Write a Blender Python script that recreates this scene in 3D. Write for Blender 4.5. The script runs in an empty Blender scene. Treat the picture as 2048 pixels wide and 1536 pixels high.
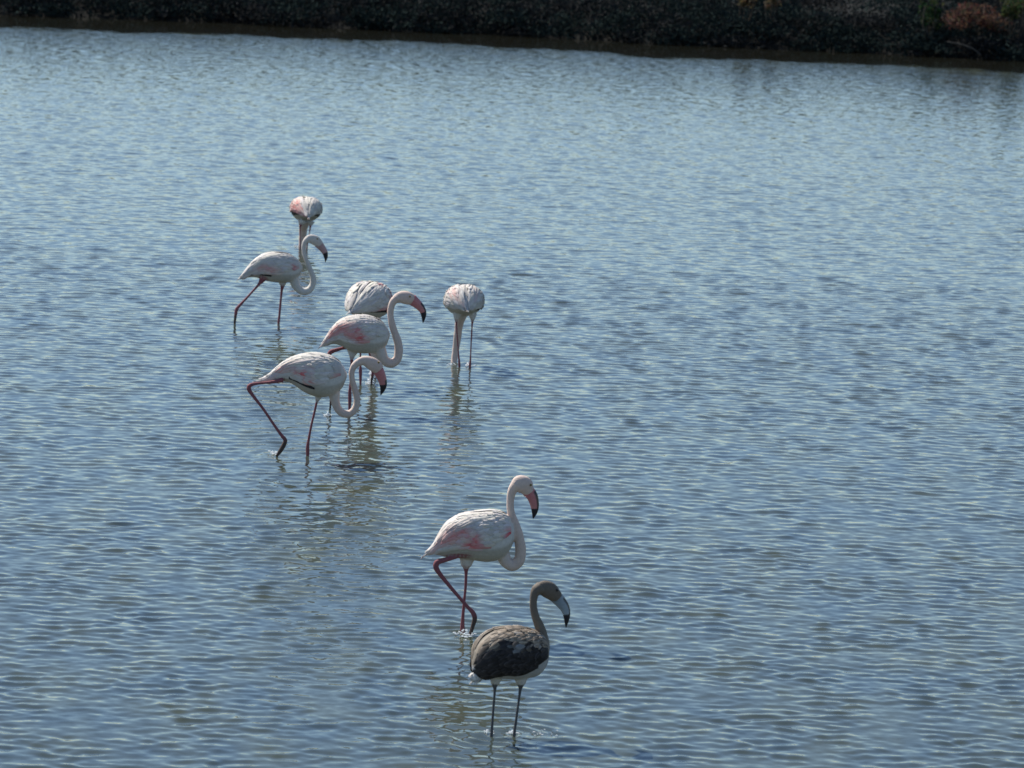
import bpy, math, random
import numpy as np
from mathutils import Matrix, Vector, kdtree

SC = bpy.context.scene
COL = SC.collection
R = math.radians
rng = np.random.default_rng(7)
random.seed(7)

# ------------------------------------------------------------------ camera, sky, sun, exposure
F_PX = 9000.0                       # focal length in photo pixels (2048 wide)
CAM = np.array((0.0, 0.0, 6.4))
PITCH = math.atan((768 + 520) / F_PX)
cam = bpy.data.cameras.new('camera')
cam.sensor_width = 36.0
cam.lens = 36.0 * F_PX / 2048.0
cam.clip_start = 0.5
cam.clip_end = 4000
cam.dof.use_dof = True
cam.dof.focus_distance = 36.0
cam.dof.aperture_fstop = 5.0
cam_o = bpy.data.objects.new('camera', cam)
COL.objects.link(cam_o)
ROLL = R(2.5)                        # the camera was held slightly tilted
FWD = np.array((0, math.cos(PITCH), -math.sin(PITCH)))
_up = np.array((0, math.sin(PITCH), math.cos(PITCH)))
RGT = np.array((math.cos(ROLL), 0, 0)) + _up * math.sin(ROLL)
UPV = _up * math.cos(ROLL) - np.array((math.sin(ROLL), 0, 0))
_m = Matrix.Identity(4)
for _i in range(3):
    _m[_i][0], _m[_i][1], _m[_i][2], _m[_i][3] = RGT[_i], UPV[_i], -FWD[_i], CAM[_i]
cam_o.matrix_world = _m
SC.camera = cam_o

SUN_EL, SUN_ROT = 48.0, -48.0       # degrees; rotation is measured from +Y towards +X
w = bpy.data.worlds.new('World')
SC.world = w
w.use_nodes = True
nt = w.node_tree
bg = nt.nodes['Background']
sky = nt.nodes.new('ShaderNodeTexSky')
sky.sky_type = 'NISHITA'
sky.sun_disc = False
sky.sun_elevation = R(SUN_EL)
sky.sun_rotation = R(SUN_ROT)
sky.air_density = 1.0
sky.dust_density = 0.0
sky.ozone_density = 2.8
nt.links.new(sky.outputs[0], bg.inputs[0])
bg.inputs[1].default_value = 0.082
sun = bpy.data.lights.new('sun', 'SUN')
sun.energy = 5.0
sun.angle = R(0.5)
sun.color = (1.0, 0.93, 0.82)
sun_o = bpy.data.objects.new('sun', sun)
COL.objects.link(sun_o)
sd = Vector((math.sin(R(SUN_ROT)) * math.cos(R(SUN_EL)), math.cos(R(SUN_ROT)) * math.cos(R(SUN_EL)), math.sin(R(SUN_EL))))
sun_o.rotation_euler = sd.to_track_quat('Z', 'Y').to_euler()
sun_o.location = (-30, 30, 40)
SC.view_settings.view_transform = 'Standard'
SC.view_settings.look = 'None'
SC.view_settings.gamma = 1.0
SC.view_settings.exposure = 0.53
SC.view_settings.use_curve_mapping = False
SC.view_settings.use_white_balance = True      # the camera was set to a cool balance
SC.view_settings.white_balance_temperature = 6300


def ray(px, py):
    return FWD + RGT * (px - 1024) / F_PX - UPV * (py - 768) / F_PX


def ground(px, py, z=0.0):
    r = ray(px, py)
    return CAM + r * ((z - CAM[2]) / r[2])


def on_plane(px, py, Y):
    r = ray(px, py)
    return CAM + r * (Y / r[1])


# ------------------------------------------------------------------ small helpers
def tag(o, label=None, cat=None, group=None, kind=None):
    if label: o['label'] = label
    if cat: o['category'] = cat
    if group: o['group'] = group
    if kind: o['kind'] = kind
    return o


def empty(name, loc):
    o = bpy.data.objects.new(name, None)
    COL.objects.link(o)
    o.location = loc
    o.empty_display_size = 0.1
    return o


class MB:
    """collects vertices, faces and one colour per vertex, then links them as ONE mesh object"""
    def __init__(self):
        self.v, self.f, self.c = [], [], []

    def add(self, verts, faces, col):
        b = len(self.v)
        self.v.extend([tuple(p) for p in verts])
        self.f.extend([tuple(i + b for i in f) for f in faces])
        if len(np.shape(col)) == 1:
            col = [tuple(col)] * len(verts)
        self.c.extend([tuple(c[:3]) for c in col])

    def build(self, name, mat, parent=None, smooth=True):
        me = bpy.data.meshes.new(name)
        off = np.zeros(3)
        if parent is not None:
            p = parent
            while p is not None:
                off += np.array(p.location)
                p = p.parent
        V = np.array(self.v, dtype=np.float64).reshape(-1, 3) - off
        me.from_pydata(V.tolist(), [], self.f)
        set_col(me, np.array(self.c))
        me.materials.append(mat)
        if smooth:
            me.polygons.foreach_set('use_smooth', np.ones(len(me.polygons), dtype=bool))
        me.update()
        o = bpy.data.objects.new(name, me)
        COL.objects.link(o)
        if parent is not None:
            o.parent = parent
        return o


def set_col(me, C):
    a = me.color_attributes.new('col', 'FLOAT_COLOR', 'POINT')
    C4 = np.ones((len(C), 4), dtype=np.float32)
    C4[:, :3] = C
    a.data.foreach_set('color', C4.ravel())


def catmull(P, n):
    """P (k,m) control rows -> (n,m) points spread evenly along the control polygon"""
    P = np.array(P, dtype=float)
    k = len(P)
    seg = np.linalg.norm(np.diff(P[:, :3], axis=0), axis=1) + 1e-6
    acc = np.concatenate(([0], np.cumsum(seg)))
    out = []
    for s in np.linspace(0, acc[-1], n):
        i = min(k - 2, max(0, int(np.searchsorted(acc, s, side='right')) - 1))
        t = (s - acc[i]) / seg[i]
        p1, p2 = P[i], P[i + 1]
        m1 = (P[i + 1] - P[i - 1]) / (acc[i + 1] - acc[i - 1]) if i > 0 else (p2 - p1) / seg[i]
        m2 = (P[i + 2] - P[i]) / (acc[i + 2] - acc[i]) if i + 2 < k else (p2 - p1) / seg[i]
        t2, t3 = t * t, t * t * t
        out.append((2 * t3 - 3 * t2 + 1) * p1 + (t3 - 2 * t2 + t) * m1 * seg[i] + (-2 * t3 + 3 * t2) * p2 + (t3 - t2) * m2 * seg[i])
    return np.array(out)


def loft(C, rn, rl, lat, mb, cols, ns=14, cap=True, ridge=0.0):
    """tube through centres C with in-plane radii rn and lateral radii rl; lat = lateral reference direction"""
    n = len(C)
    T = np.gradient(C, axis=0)
    T /= np.linalg.norm(T, axis=1)[:, None] + 1e-9
    V, A = [], []
    for i in range(n):
        L = lat - np.dot(lat, T[i]) * T[i]
        L /= np.linalg.norm(L) + 1e-9
        N = np.cross(T[i], L)
        for j in range(ns):
            a = 2 * math.pi * j / ns
            V.append(C[i] + L * math.cos(a) * rl[i] + N * math.sin(a) * rn[i])
            A.append(cols[i] if not (ridge and math.sin(a) < -0.55 and i > n * (1 - ridge)) else np.array((0.03, 0.026, 0.028)))
    Fc = []
    for i in range(n - 1):
        for j in range(ns):
            k = (j + 1) % ns
            Fc.append((i * ns + j, i * ns + k, (i + 1) * ns + k, (i + 1) * ns + j))
    if cap:
        Fc.append(tuple(range(ns))[::-1])
        Fc.append(tuple((n - 1) * ns + j for j in range(ns)))
    mb.add(V, Fc, A)


# ------------------------------------------------------------------ materials
def mat_new(name):
    m = bpy.data.materials.new(name)
    m.use_nodes = True
    return m, m.node_tree, m.node_tree.nodes['Principled BSDF']


def mat_col(name, rough, amp=0.12, scale=60.0, bump=0.0, bump_scale=200.0, spec=0.3, dist=0.002, stretch=(1, 1, 1), trans=0.0):
    """colour from the piece's own attribute, mottled by noise; fine relief by bump"""
    m, t, b = mat_new(name)
    at = t.nodes.new('ShaderNodeAttribute'); at.attribute_name = 'col'
    tc = t.nodes.new('ShaderNodeTexCoord')
    mp = t.nodes.new('ShaderNodeMapping'); mp.inputs['Scale'].default_value = stretch
    t.links.new(tc.outputs['Object'], mp.inputs['Vector'])
    no = t.nodes.new('ShaderNodeTexNoise'); no.inputs['Scale'].default_value = scale; no.inputs['Detail'].default_value = 4
    t.links.new(mp.outputs[0], no.inputs['Vector'])
    mr = t.nodes.new('ShaderNodeMapRange')
    mr.inputs['From Min'].default_value = 0.3; mr.inputs['From Max'].default_value = 0.7
    mr.inputs['To Min'].default_value = 1 - amp; mr.inputs['To Max'].default_value = 1 + amp
    t.links.new(no.outputs['Fac'], mr.inputs['Value'])
    mx = t.nodes.new('ShaderNodeVectorMath'); mx.operation = 'MULTIPLY'
    t.links.new(at.outputs['Color'], mx.inputs[0]); t.links.new(mr.outputs[0], mx.inputs[1])
    t.links.new(mx.outputs[0], b.inputs['Base Color'])
    b.inputs['Roughness'].default_value = rough
    b.inputs['Specular IOR Level'].default_value = spec
    if bump:
        n2 = t.nodes.new('ShaderNodeTexNoise'); n2.inputs['Scale'].default_value = bump_scale; n2.inputs['Detail'].default_value = 3
        t.links.new(mp.outputs[0], n2.inputs['Vector'])
        bp = t.nodes.new('ShaderNodeBump'); bp.inputs['Strength'].default_value = bump; bp.inputs['Distance'].default_value = dist
        t.links.new(n2.outputs['Fac'], bp.inputs['Height']); t.links.new(bp.outputs[0], b.inputs['Normal'])
    if trans:
        tr = t.nodes.new('ShaderNodeBsdfTranslucent'); ms = t.nodes.new('ShaderNodeMixShader'); ms.inputs[0].default_value = trans
        t.links.new(mx.outputs[0], tr.inputs['Color'])
        t.links.new(b.outputs[0], ms.inputs[1]); t.links.new(tr.outputs[0], ms.inputs[2])
        t.links.new(ms.outputs[0], t.nodes['Material Output'].inputs['Surface'])
    return m


M_BODY = mat_col('down_and_skin', 0.7, 0.08, 50, 0.5, 120, 0.2, 0.006)
M_FEATHER = mat_col('feather', 0.65, 0.07, 45, 0.35, 160, 0.25, 0.003)
M_BILL = mat_col('bill_horn', 0.35, 0.10, 70, 0.2, 150, 0.4)
M_EYE = mat_col('eye_gloss', 0.08, 0.02, 50, spec=0.6)
M_LEAF = mat_col('leaf', 0.9, 0.2, 3.0, spec=0.0, trans=0.03)
M_LEAF_THIN = mat_col('thin_leaf', 0.7, 0.25, 3.0, spec=0.1, trans=0.5)
M_BARK = mat_col('bark', 0.9, 0.25, 20, 0.6, 40, 0.1, 0.01)
M_EARTH = mat_col('earth', 0.95, 0.3, 2.5, 0.6, 9, 0.1, 0.05)
M_STONE = mat_col('stone', 0.85, 0.2, 30, 0.6, 60, 0.2, 0.01)

# clear water drops
M_DROP, _t, _b = mat_new('water_drop')
_b.inputs['Base Color'].default_value = (0.9, 0.93, 0.95, 1)
_b.inputs['Roughness'].default_value = 0.05
_b.inputs['IOR'].default_value = 1.33
_b.inputs['Transmission Weight'].default_value = 0.15
_tr = _t.nodes.new('ShaderNodeBsdfTranslucent'); _tr.inputs['Color'].default_value = (0.9, 0.93, 0.95, 1)
_ms = _t.nodes.new('ShaderNodeMixShader'); _ms.inputs[0].default_value = 0.5
_t.links.new(_b.outputs[0], _ms.inputs[1]); _t.links.new(_tr.outputs[0], _ms.inputs[2])
_t.links.new(_ms.outputs[0], _t.nodes['Material Output'].inputs['Surface'])


def water_material():
    m, t, b = mat_new('lagoon_water')
    geo = t.nodes.new('ShaderNodeNewGeometry')
    at = t.nodes.new('ShaderNodeAttribute'); at.attribute_name = 'ruffle'
    # fine wind ripples: a slope field, in world space
    mp = t.nodes.new('ShaderNodeMapping'); mp.inputs['Scale'].default_value = (0.75, 1.0, 1.0); mp.inputs['Rotation'].default_value = (0, 0, R(-8))
    t.links.new(geo.outputs['Position'], mp.inputs['Vector'])
    acc = geo.outputs['Normal']
    yo = t.nodes.new('ShaderNodeAttribute'); yo.attribute_name = 'young'
    for sc, det, amp, off in ((7.0, 1.0, WATER_FINE[0], 0.0), (19.0, 1.5, WATER_FINE[1], 11.3), (34.0, 1.0, WATER_FINE[2], 5.7)):
        ad = t.nodes.new('ShaderNodeVectorMath'); ad.operation = 'ADD'; ad.inputs[1].default_value = (off, off * 2, 0)
        t.links.new(mp.outputs[0], ad.inputs[0])
        no = t.nodes.new('ShaderNodeTexNoise'); no.noise_dimensions = '2D'
        no.inputs['Scale'].default_value = sc; no.inputs['Detail'].default_value = det; no.inputs['Roughness'].default_value = 0.45
        t.links.new(ad.outputs[0], no.inputs['Vector'])
        sb = t.nodes.new('ShaderNodeVectorMath'); sb.operation = 'SUBTRACT'; sb.inputs[1].default_value = (0.5, 0.5, 0.5)
        t.links.new(no.outputs['Color'], sb.inputs[0])
        ml = t.nodes.new('ShaderNodeVectorMath'); ml.operation = 'MULTIPLY'; ml.inputs[1].default_value = (amp, amp, 0)
        t.links.new(sb.outputs[0], ml.inputs[0])
        sc_ = t.nodes.new('ShaderNodeVectorMath'); sc_.operation = 'SCALE'
        t.links.new(ml.outputs[0], sc_.inputs[0]); t.links.new((yo if sc > 30 else at).outputs['Fac'], sc_.inputs['Scale'])
        a2 = t.nodes.new('ShaderNodeVectorMath'); a2.operation = 'ADD'
        t.links.new(acc, a2.inputs[0]); t.links.new(sc_.outputs[0], a2.inputs[1])
        acc = a2.outputs[0]
    nz = t.nodes.new('ShaderNodeVectorMath'); nz.operation = 'NORMALIZE'
    t.links.new(acc, nz.inputs[0]); t.links.new(nz.outputs[0], b.inputs['Normal'])
    # stirred-up silt in drifting patches
    n2 = t.nodes.new('ShaderNodeTexNoise'); n2.inputs['Scale'].default_value = 2.2; n2.inputs['Detail'].default_value = 4
    m2 = t.nodes.new('ShaderNodeMapping'); m2.inputs['Scale'].default_value = (1, 0.45, 1)
    t.links.new(geo.outputs['Position'], m2.inputs['Vector']); t.links.new(m2.outputs[0], n2.inputs['Vector'])
    cr = t.nodes.new('ShaderNodeValToRGB')
    cr.color_ramp.elements[0].position = 0.35; cr.color_ramp.elements[0].color = (*WATER_A, 1)
    cr.color_ramp.elements[1].position = 0.68; cr.color_ramp.elements[1].color = (*WATER_B, 1)
    t.links.new(n2.outputs['Fac'], cr.inputs[0])
    # calm strip under the bank: its shade painted in as darker base colour
    bank_shade = t.nodes.new('ShaderNodeMix'); bank_shade.data_type = 'RGBA'
    bank_shade.inputs[6].default_value = (0.010, 0.010, 0.007, 1)
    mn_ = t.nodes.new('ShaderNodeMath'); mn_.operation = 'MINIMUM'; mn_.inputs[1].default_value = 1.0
    t.links.new(at.outputs['Fac'], mn_.inputs[0]); t.links.new(mn_.outputs[0], bank_shade.inputs[0]); t.links.new(cr.outputs[0], bank_shade.inputs[7])
    t.links.new(bank_shade.outputs[2], b.inputs['Base Color'])
    b.inputs['Roughness'].default_value = 0.06
    b.inputs['IOR'].default_value = 1.333
    return m


WATER_FINE = (0.15, 0.07, 0.55)
WATER_A = (0.032, 0.046, 0.050)
WATER_B = (0.052, 0.060, 0.038)

# ------------------------------------------------------------------ where the far shore runs
SH_L, SH_R = ground(0, 26), ground(2048, 119)
SH_D = (SH_R - SH_L)[:2]; SH_D /= np.linalg.norm(SH_D)
SH_N = np.array((-SH_D[1], SH_D[0]))           # points inland, away from the camera
if SH_N[1] < 0: SH_N = -SH_N


def shore_dist(x, y):
    """metres inland of the waterline (negative over the water), with small bays"""
    s = (x - SH_L[0]) * SH_D[0] + (y - SH_L[1]) * SH_D[1]
    d = (x - SH_L[0]) * SH_N[0] + (y - SH_L[1]) * SH_N[1]
    return d + 0.16 * np.sin(s * 0.9 + 1) + 0.10 * np.sin(s * 2.3) + 0.25 * np.sin(s * 0.31 + 2), s


# ------------------------------------------------------------------ the lagoon
FEET = []      # filled from the birds below: (x, y, radius of stirred water, strength)


def sstep(a, b, x):
    t = np.clip((x - a) / (b - a), 0, 1)
    return t * t * (3 - 2 * t)


def build_water():
    ys = [-60, -20, 0, 10, 16]
    y = 20.0
    while y < 112:
        ys.append(y)
        y += 0.022 if y < 36 else (0.036 if y < 55 else (0.055 if y < 80 else 0.08))
        if y > 110: break
    ys += [113, 118, 130, 160, 220]
    ys = np.array(ys)
    tin = np.arange(-0.142, 0.1421, 0.00078)
    tout = np.array([0.16, 0.2, 0.3, 0.5, 1.0, 2.5, 6.0])
    ts = np.concatenate((-tout[::-1], tin, tout))
    Yg, Tg = np.meshgrid(ys, ts, indexing='ij')
    X = np.maximum(Yg, 20) * Tg
    Y = Yg.copy()
    dy = np.gradient(ys)[:, None] * np.ones_like(Tg)
    dx = np.gradient(ts)[None, :] * np.maximum(Yg, 20)
    sp = np.maximum(dy, dx)
    d, s = shore_dist(X, Y)
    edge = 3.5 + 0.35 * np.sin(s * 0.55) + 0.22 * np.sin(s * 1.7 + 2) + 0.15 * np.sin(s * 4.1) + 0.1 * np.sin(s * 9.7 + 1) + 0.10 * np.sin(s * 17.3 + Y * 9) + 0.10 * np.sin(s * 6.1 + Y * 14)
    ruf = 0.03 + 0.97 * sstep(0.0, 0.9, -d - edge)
    fetch = np.maximum(-d - edge, 0)          # waves grow with the distance the wind has run over the water
    line = 0.75 + 0.45 * sstep(0.0, 20.0, fetch) - 0.28 * sstep(34.0, 62.0, fetch)
    young = np.exp(-fetch / 10.0) * ruf * np.clip(0.75 + 0.35 * np.sin(X * 1.3 + Y * 2.9) * np.sin(X * 0.7 - Y * 1.7 + 1) + 0.25 * np.sin(X * 2.6 + Y * 5.3), 0.3, 1.3)    # close to the lee of the bank they are short and steep
    gust = 0.92 + 0.09 * np.sin(X * 0.21 + Y * 0.13 + 1) * np.sin(X * 0.11 - Y * 0.24) + 0.05 * np.sin(X * 0.53 + 0.4 * Y)
    H = np.zeros_like(X); DX = np.zeros_like(X); DY = np.zeros_like(X)
    r = np.random.default_rng(11)
    N = 96
    env = []
    for e in range(3):                 # the ripples come and go in small groups
        E = np.zeros_like(X)
        for q in range(9):
            kk = 2 * math.pi / r.uniform(0.5, 1.6); aa = r.uniform(0, 2 * math.pi)
            E += np.cos(kk * (math.cos(aa) * X + math.sin(aa) * Y * 0.7) + r.uniform(0, 6.28))
        env.append(np.clip(0.85 + 0.27 * E, 0.15, 1.9))
    lam = np.exp(r.uniform(math.log(0.08), math.log(0.95), N))
    ang = r.normal(0, R(40), N) + R(-96)
    wgt = np.exp(-((np.log(lam) - math.log(0.165)) / 0.62) ** 2) + 0.12 * (lam > 0.5)
    slope = wgt / math.sqrt(np.sum(wgt ** 2) / 2) * WAVE_SLOPE
    ph = r.uniform(0, 2 * math.pi, N)
    for i in range(N):
        k = 2 * math.pi / lam[i]
        kx, ky = math.cos(ang[i]), math.sin(ang[i])
        a = slope[i] / k
        fade = sstep(2.6, 4.2, lam[i] / sp)
        th = k * (kx * X + ky * Y) + ph[i]
        fade = fade * env[i % 3]
        H += fade * a * np.cos(th)
        q = -0.7 * a * fade * np.sin(th)
        DX += q * kx; DY += q * ky
    amp = ruf * gust * line
    H *= amp; X2 = X + DX * amp; Y2 = Y + DY * amp
    for fx, fy, rad, st in FEET:          # rings spreading from wading legs
        rr = np.hypot(X - fx, Y - fy)
        ok = sstep(2.0, 4.0, 0.13 / sp)
        H += ok * st * 0.006 * (0.6 + 0.8 * np.sin(np.arctan2(Y - fy, X - fx) * 2 + fx * 9)) * np.exp(-(rr / rad) ** 2) * np.cos(rr * 2 * math.pi / 0.13) * sstep(0.0, 0.04, rr)
    V = np.stack((X2, Y2, H), -1).reshape(-1, 3)
    ny, nx = X.shape
    idx = np.arange(ny * nx).reshape(ny, nx)
    Q = np.stack((idx[:-1, :-1], idx[:-1, 1:], idx[1:, 1:], idx[1:, :-1]), -1).reshape(-1, 4)
    me = bpy.data.meshes.new('lagoon_water')
    me.vertices.add(len(V)); me.vertices.foreach_set('co', V.astype(np.float32).ravel())
    me.loops.add(Q.size); me.loops.foreach_set('vertex_index', Q.astype(np.int32).ravel())
    me.polygons.add(len(Q)); me.polygons.foreach_set('loop_start', (np.arange(len(Q)) * 4).astype(np.int32))
    me.polygons.foreach_set('use_smooth', np.ones(len(Q), dtype=bool))
    me.update(calc_edges=True)
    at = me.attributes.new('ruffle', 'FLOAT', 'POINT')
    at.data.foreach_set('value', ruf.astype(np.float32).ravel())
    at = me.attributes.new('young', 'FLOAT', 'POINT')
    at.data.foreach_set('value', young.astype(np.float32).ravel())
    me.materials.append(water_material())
    o = bpy.data.objects.new('water', me)
    COL.objects.link(o)
    tag(o, 'rippled blue-grey lagoon water with olive wave faces', kind='structure')


WAVE_SLOPE = 0.092


# ------------------------------------------------------------------ the far bank
def bank_height(d):
    return np.where(d < 0, d * 0.35, 0.30 * sstep(0, 0.9, d) + 0.06 * np.maximum(d - 0.6, 0) * sstep(0.6, 3, d)) * np.where(d > 18, 1, 1)


def build_bank():
    ss = np.concatenate((np.array([-400, -150, -60, -20]), np.arange(-8, 36, 0.25), np.array([45, 80, 170, 420])))
    ds = np.concatenate((np.array([-3, -1.0, -0.4]), np.arange(0, 3, 0.2), np.array([3.5, 4.5, 6, 9, 14, 22, 40, 100, 300, 1200])))
    Sg, Dg = np.meshgrid(ss, ds, indexing='ij')
    r = np.random.default_rng(3)
    bump = r.normal(0, 0.05, Sg.shape) * ((Dg > 0.1) & (Dg < 10))
    hgt = np.where(Dg < 22, bank_height(Dg), bank_height(np.full_like(Dg, 22.0)))
    wob = 0.16 * np.sin(Sg * 0.9 + 1) + 0.10 * np.sin(Sg * 2.3) + 0.25 * np.sin(Sg * 0.31 + 2)
    X = SH_L[0] + SH_D[0] * Sg + SH_N[0] * (Dg - wob)
    Y = SH_L[1] + SH_D[1] * Sg + SH_N[1] * (Dg - wob)
    V = np.stack((X, Y, hgt + bump), -1).reshape(-1, 3)
    n, k = X.shape
    fc = [(i * k + j, (i + 1) * k + j, (i + 1) * k + j + 1, i * k + j + 1) for i in range(n - 1) for j in range(k - 1)]
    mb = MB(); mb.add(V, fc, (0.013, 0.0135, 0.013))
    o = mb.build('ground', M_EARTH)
    tag(o, 'dark earth bank rising behind the far waterline', kind='structure')


def bank_pt(s, d):
    wob = 0.16 * math.sin(s * 0.9 + 1) + 0.10 * math.sin(s * 2.3) + 0.25 * math.sin(s * 0.31 + 2)
    x = SH_L[0] + SH_D[0] * s + SH_N[0] * (d - wob)
    y = SH_L[1] + SH_D[1] * s + SH_N[1] * (d - wob)
    return np.array((x, y, float(bank_height(np.array(min(d, 22.0))))))


def leaf_quads(P, size, cols, r, up=0.0):
    """diamond leaves at points P, random facing"""
    n = len(P)
    a = r.normal(size=(n, 3)); a[:, 2] += up
    a /= np.linalg.norm(a, axis=1)[:, None]
    b = np.cross(a, r.normal(size=(n, 3))); b /= np.linalg.norm(b, axis=1)[:, None]
    L = size * r.uniform(0.6, 1.4, n)[:, None]
    v0 = P - a * L; v1 = P + b * L * 0.42; v2 = P + a * L; v3 = P - b * L * 0.42
    V = np.stack((v0, v1, v2, v3), 1).reshape(-1, 3)
    fc = np.arange(n * 4).reshape(n, 4).tolist()
    return V, fc, np.repeat(cols, 4, axis=0)


def clump_points(c, rx, rz, n, r):
    """leaf positions in an uneven crown made of several lobes, hollow inside"""
    m = 9
    lc = r.normal(size=(m, 3)); lc /= np.linalg.norm(lc, axis=1)[:, None]
    lc *= r.uniform(0.35, 0.8, m)[:, None]
    lr = r.uniform(0.28, 0.5, m)
    pick = r.integers(0, m, n)
    q = r.normal(size=(n, 3)); q /= np.linalg.norm(q, axis=1)[:, None]
    q *= (r.uniform(0.4, 1.05, n) ** 0.6)[:, None]
    P = lc[pick] + q * lr[pick][:, None]
    P *= np.array((rx, rx, rz))
    return P + c


def build_vegetation():
    r = np.random.default_rng(21)
    mb = MB()
    # one dark tangle of scrub the whole way along the bank
    for i in range(860):
        s = r.uniform(-5, 32)
        d = abs(r.normal(0.0, 0.5)) - 0.05 if i < 300 else (r.uniform(0.3, 2.2) if i < 460 else r.uniform(1.5, 8.5))
        p = bank_pt(s, d)
        h = r.uniform(0.22, 0.34) + 0.03 * d
        p[2] += h * (0.6 if d > 0.3 else 0.45)
        n = 310
        P = clump_points(p, r.uniform(0.5, 0.95), h, n, r)
        P = P[P[:, 2] > 0.02]
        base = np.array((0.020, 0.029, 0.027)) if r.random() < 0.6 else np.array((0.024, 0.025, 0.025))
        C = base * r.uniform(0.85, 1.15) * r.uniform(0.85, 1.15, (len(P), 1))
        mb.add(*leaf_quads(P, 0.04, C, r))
    # sedge and dry stalks hanging over the water
    for i in range(900):
        s = r.uniform(-4, 31); d = r.uniform(-0.05, 1.2)
        p = bank_pt(s, d)
        h = r.uniform(0.15, 0.45)
        t = p + np.array((r.normal(0, 0.12), r.normal(-0.08, 0.1), h))
        m_ = (p + t) / 2 + np.array((0, 0, 0.05))
        wd = np.array((0.008, 0, 0))
        mb.add([p - wd, p + wd, m_ + wd * 0.7, m_ - wd * 0.7, t], [(0, 1, 2, 3), (3, 2, 4)], np.array((0.022, 0.022, 0.018)) * r.uniform(0.5, 1.2))
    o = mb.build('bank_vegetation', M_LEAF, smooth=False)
    tag(o, 'dark tangled scrub along the far bank', kind='stuff')


def shrub(px, py, d_in, rx, rz, n, base, var, label, seed, leaf=0.05, group='shrubs on the far bank'):
    """a shrub whose crown centre is seen at (px,py), d_in metres inland"""
    r = np.random.default_rng(seed)
    Y = 90.0
    for _ in range(20):
        c = on_plane(px, py, Y)
        dd, s = shore_dist(c[0], c[1])
        Y += (d_in - dd) / SH_N[1] * 0.8
    c = on_plane(px, py, Y)
    gz = float(bank_height(np.array(d_in)))
    root = empty('shrub', (c[0], c[1], gz))
    tag(root, label, 'shrub', group)
    P = clump_points(c, rx, rz, n, r)
    P = P[P[:, 2] > gz + 0.02]
    C = np.array(base) * r.uniform(0.6, 1.35, (len(P), 1)) + r.normal(0, var, (len(P), 3)) * np.array((1, 0.6, 0.2))
    mb = MB(); mb.add(*leaf_quads(P, leaf, np.clip(C, 0.01, 1), r))
    mb.build('foliage', M_LEAF_THIN, root, smooth=False)
    st = MB()
    for k in range(7):
        t = np.array((r.normal(0, rx * 0.4), r.normal(0, rx * 0.4), (c[2] - gz) + r.uniform(-0.2, 0.6) * rz))
        b0 = np.array((c[0], c[1], gz - 0.05)) + np.array((r.normal(0, .05), r.normal(0, .05), 0))
        tip = np.array((c[0], c[1], gz)) + t
        mid = (b0 + tip) / 2 + r.normal(0, 0.06, 3)
        pts = catmull([(*b0, 0.022), (*mid, 0.014), (*tip, 0.005)], 6)
        loft(pts[:, :3], pts[:, 3], pts[:, 3], np.array((1.0, 0.2, 0)), st, [(0.08, 0.065, 0.05)] * 6, ns=6)
    st.build('stem', M_BARK, root)


def lump(name, px, py, wpx, hpx, col, label, cat, mat, seed, z=None, shape=None):
    """a small irregular solid resting at the waterline"""
    r = np.random.default_rng(seed)
    g = ground(px, py)
    k = g[1] / F_PX
    rx, rz = wpx * k / 2, hpx * k / 2
    import bmesh
    bm = bmesh.new(); bmesh.ops.create_icosphere(bm, subdivisions=3, radius=1)
    V = np.array([v.co[:] for v in bm.verts]); Fc = [[v.index for v in f.verts] for f in bm.faces]; bm.free()
    ax = r.normal(size=(6, 3)); ax /= np.linalg.norm(ax, axis=1)[:, None]
    for a in ax:
        dd = V @ a
        V -= np.outer(np.maximum(dd - r.uniform(0.55, 0.8), 0), a)
    V *= np.array((rx, rx * 0.8, rz)) * 1.25
    V[:, 2] += rz * 0.7 + (z or 0)
    root_loc = (g[0], g[1], 0.0)
    mb = MB(); mb.add(V, Fc, col)
    o = mb.build(name, mat); o.location = root_loc
    return tag(o, label, cat)


# ------------------------------------------------------------------ the flamingos
WHITE = np.array((0.63, 0.60, 0.56))
CREAM = np.array((0.64, 0.51, 0.44))
PINK = np.array((0.66, 0.27, 0.24))
ROSE = np.array((0.62, 0.10, 0.11))
BLACK = np.array((0.022, 0.02, 0.024))
LEGP = np.array((0.25, 0.088, 0.098))
LEGD = np.array((0.28, 0.09, 0.10))
WET = np.array((0.085, 0.06, 0.05))


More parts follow.
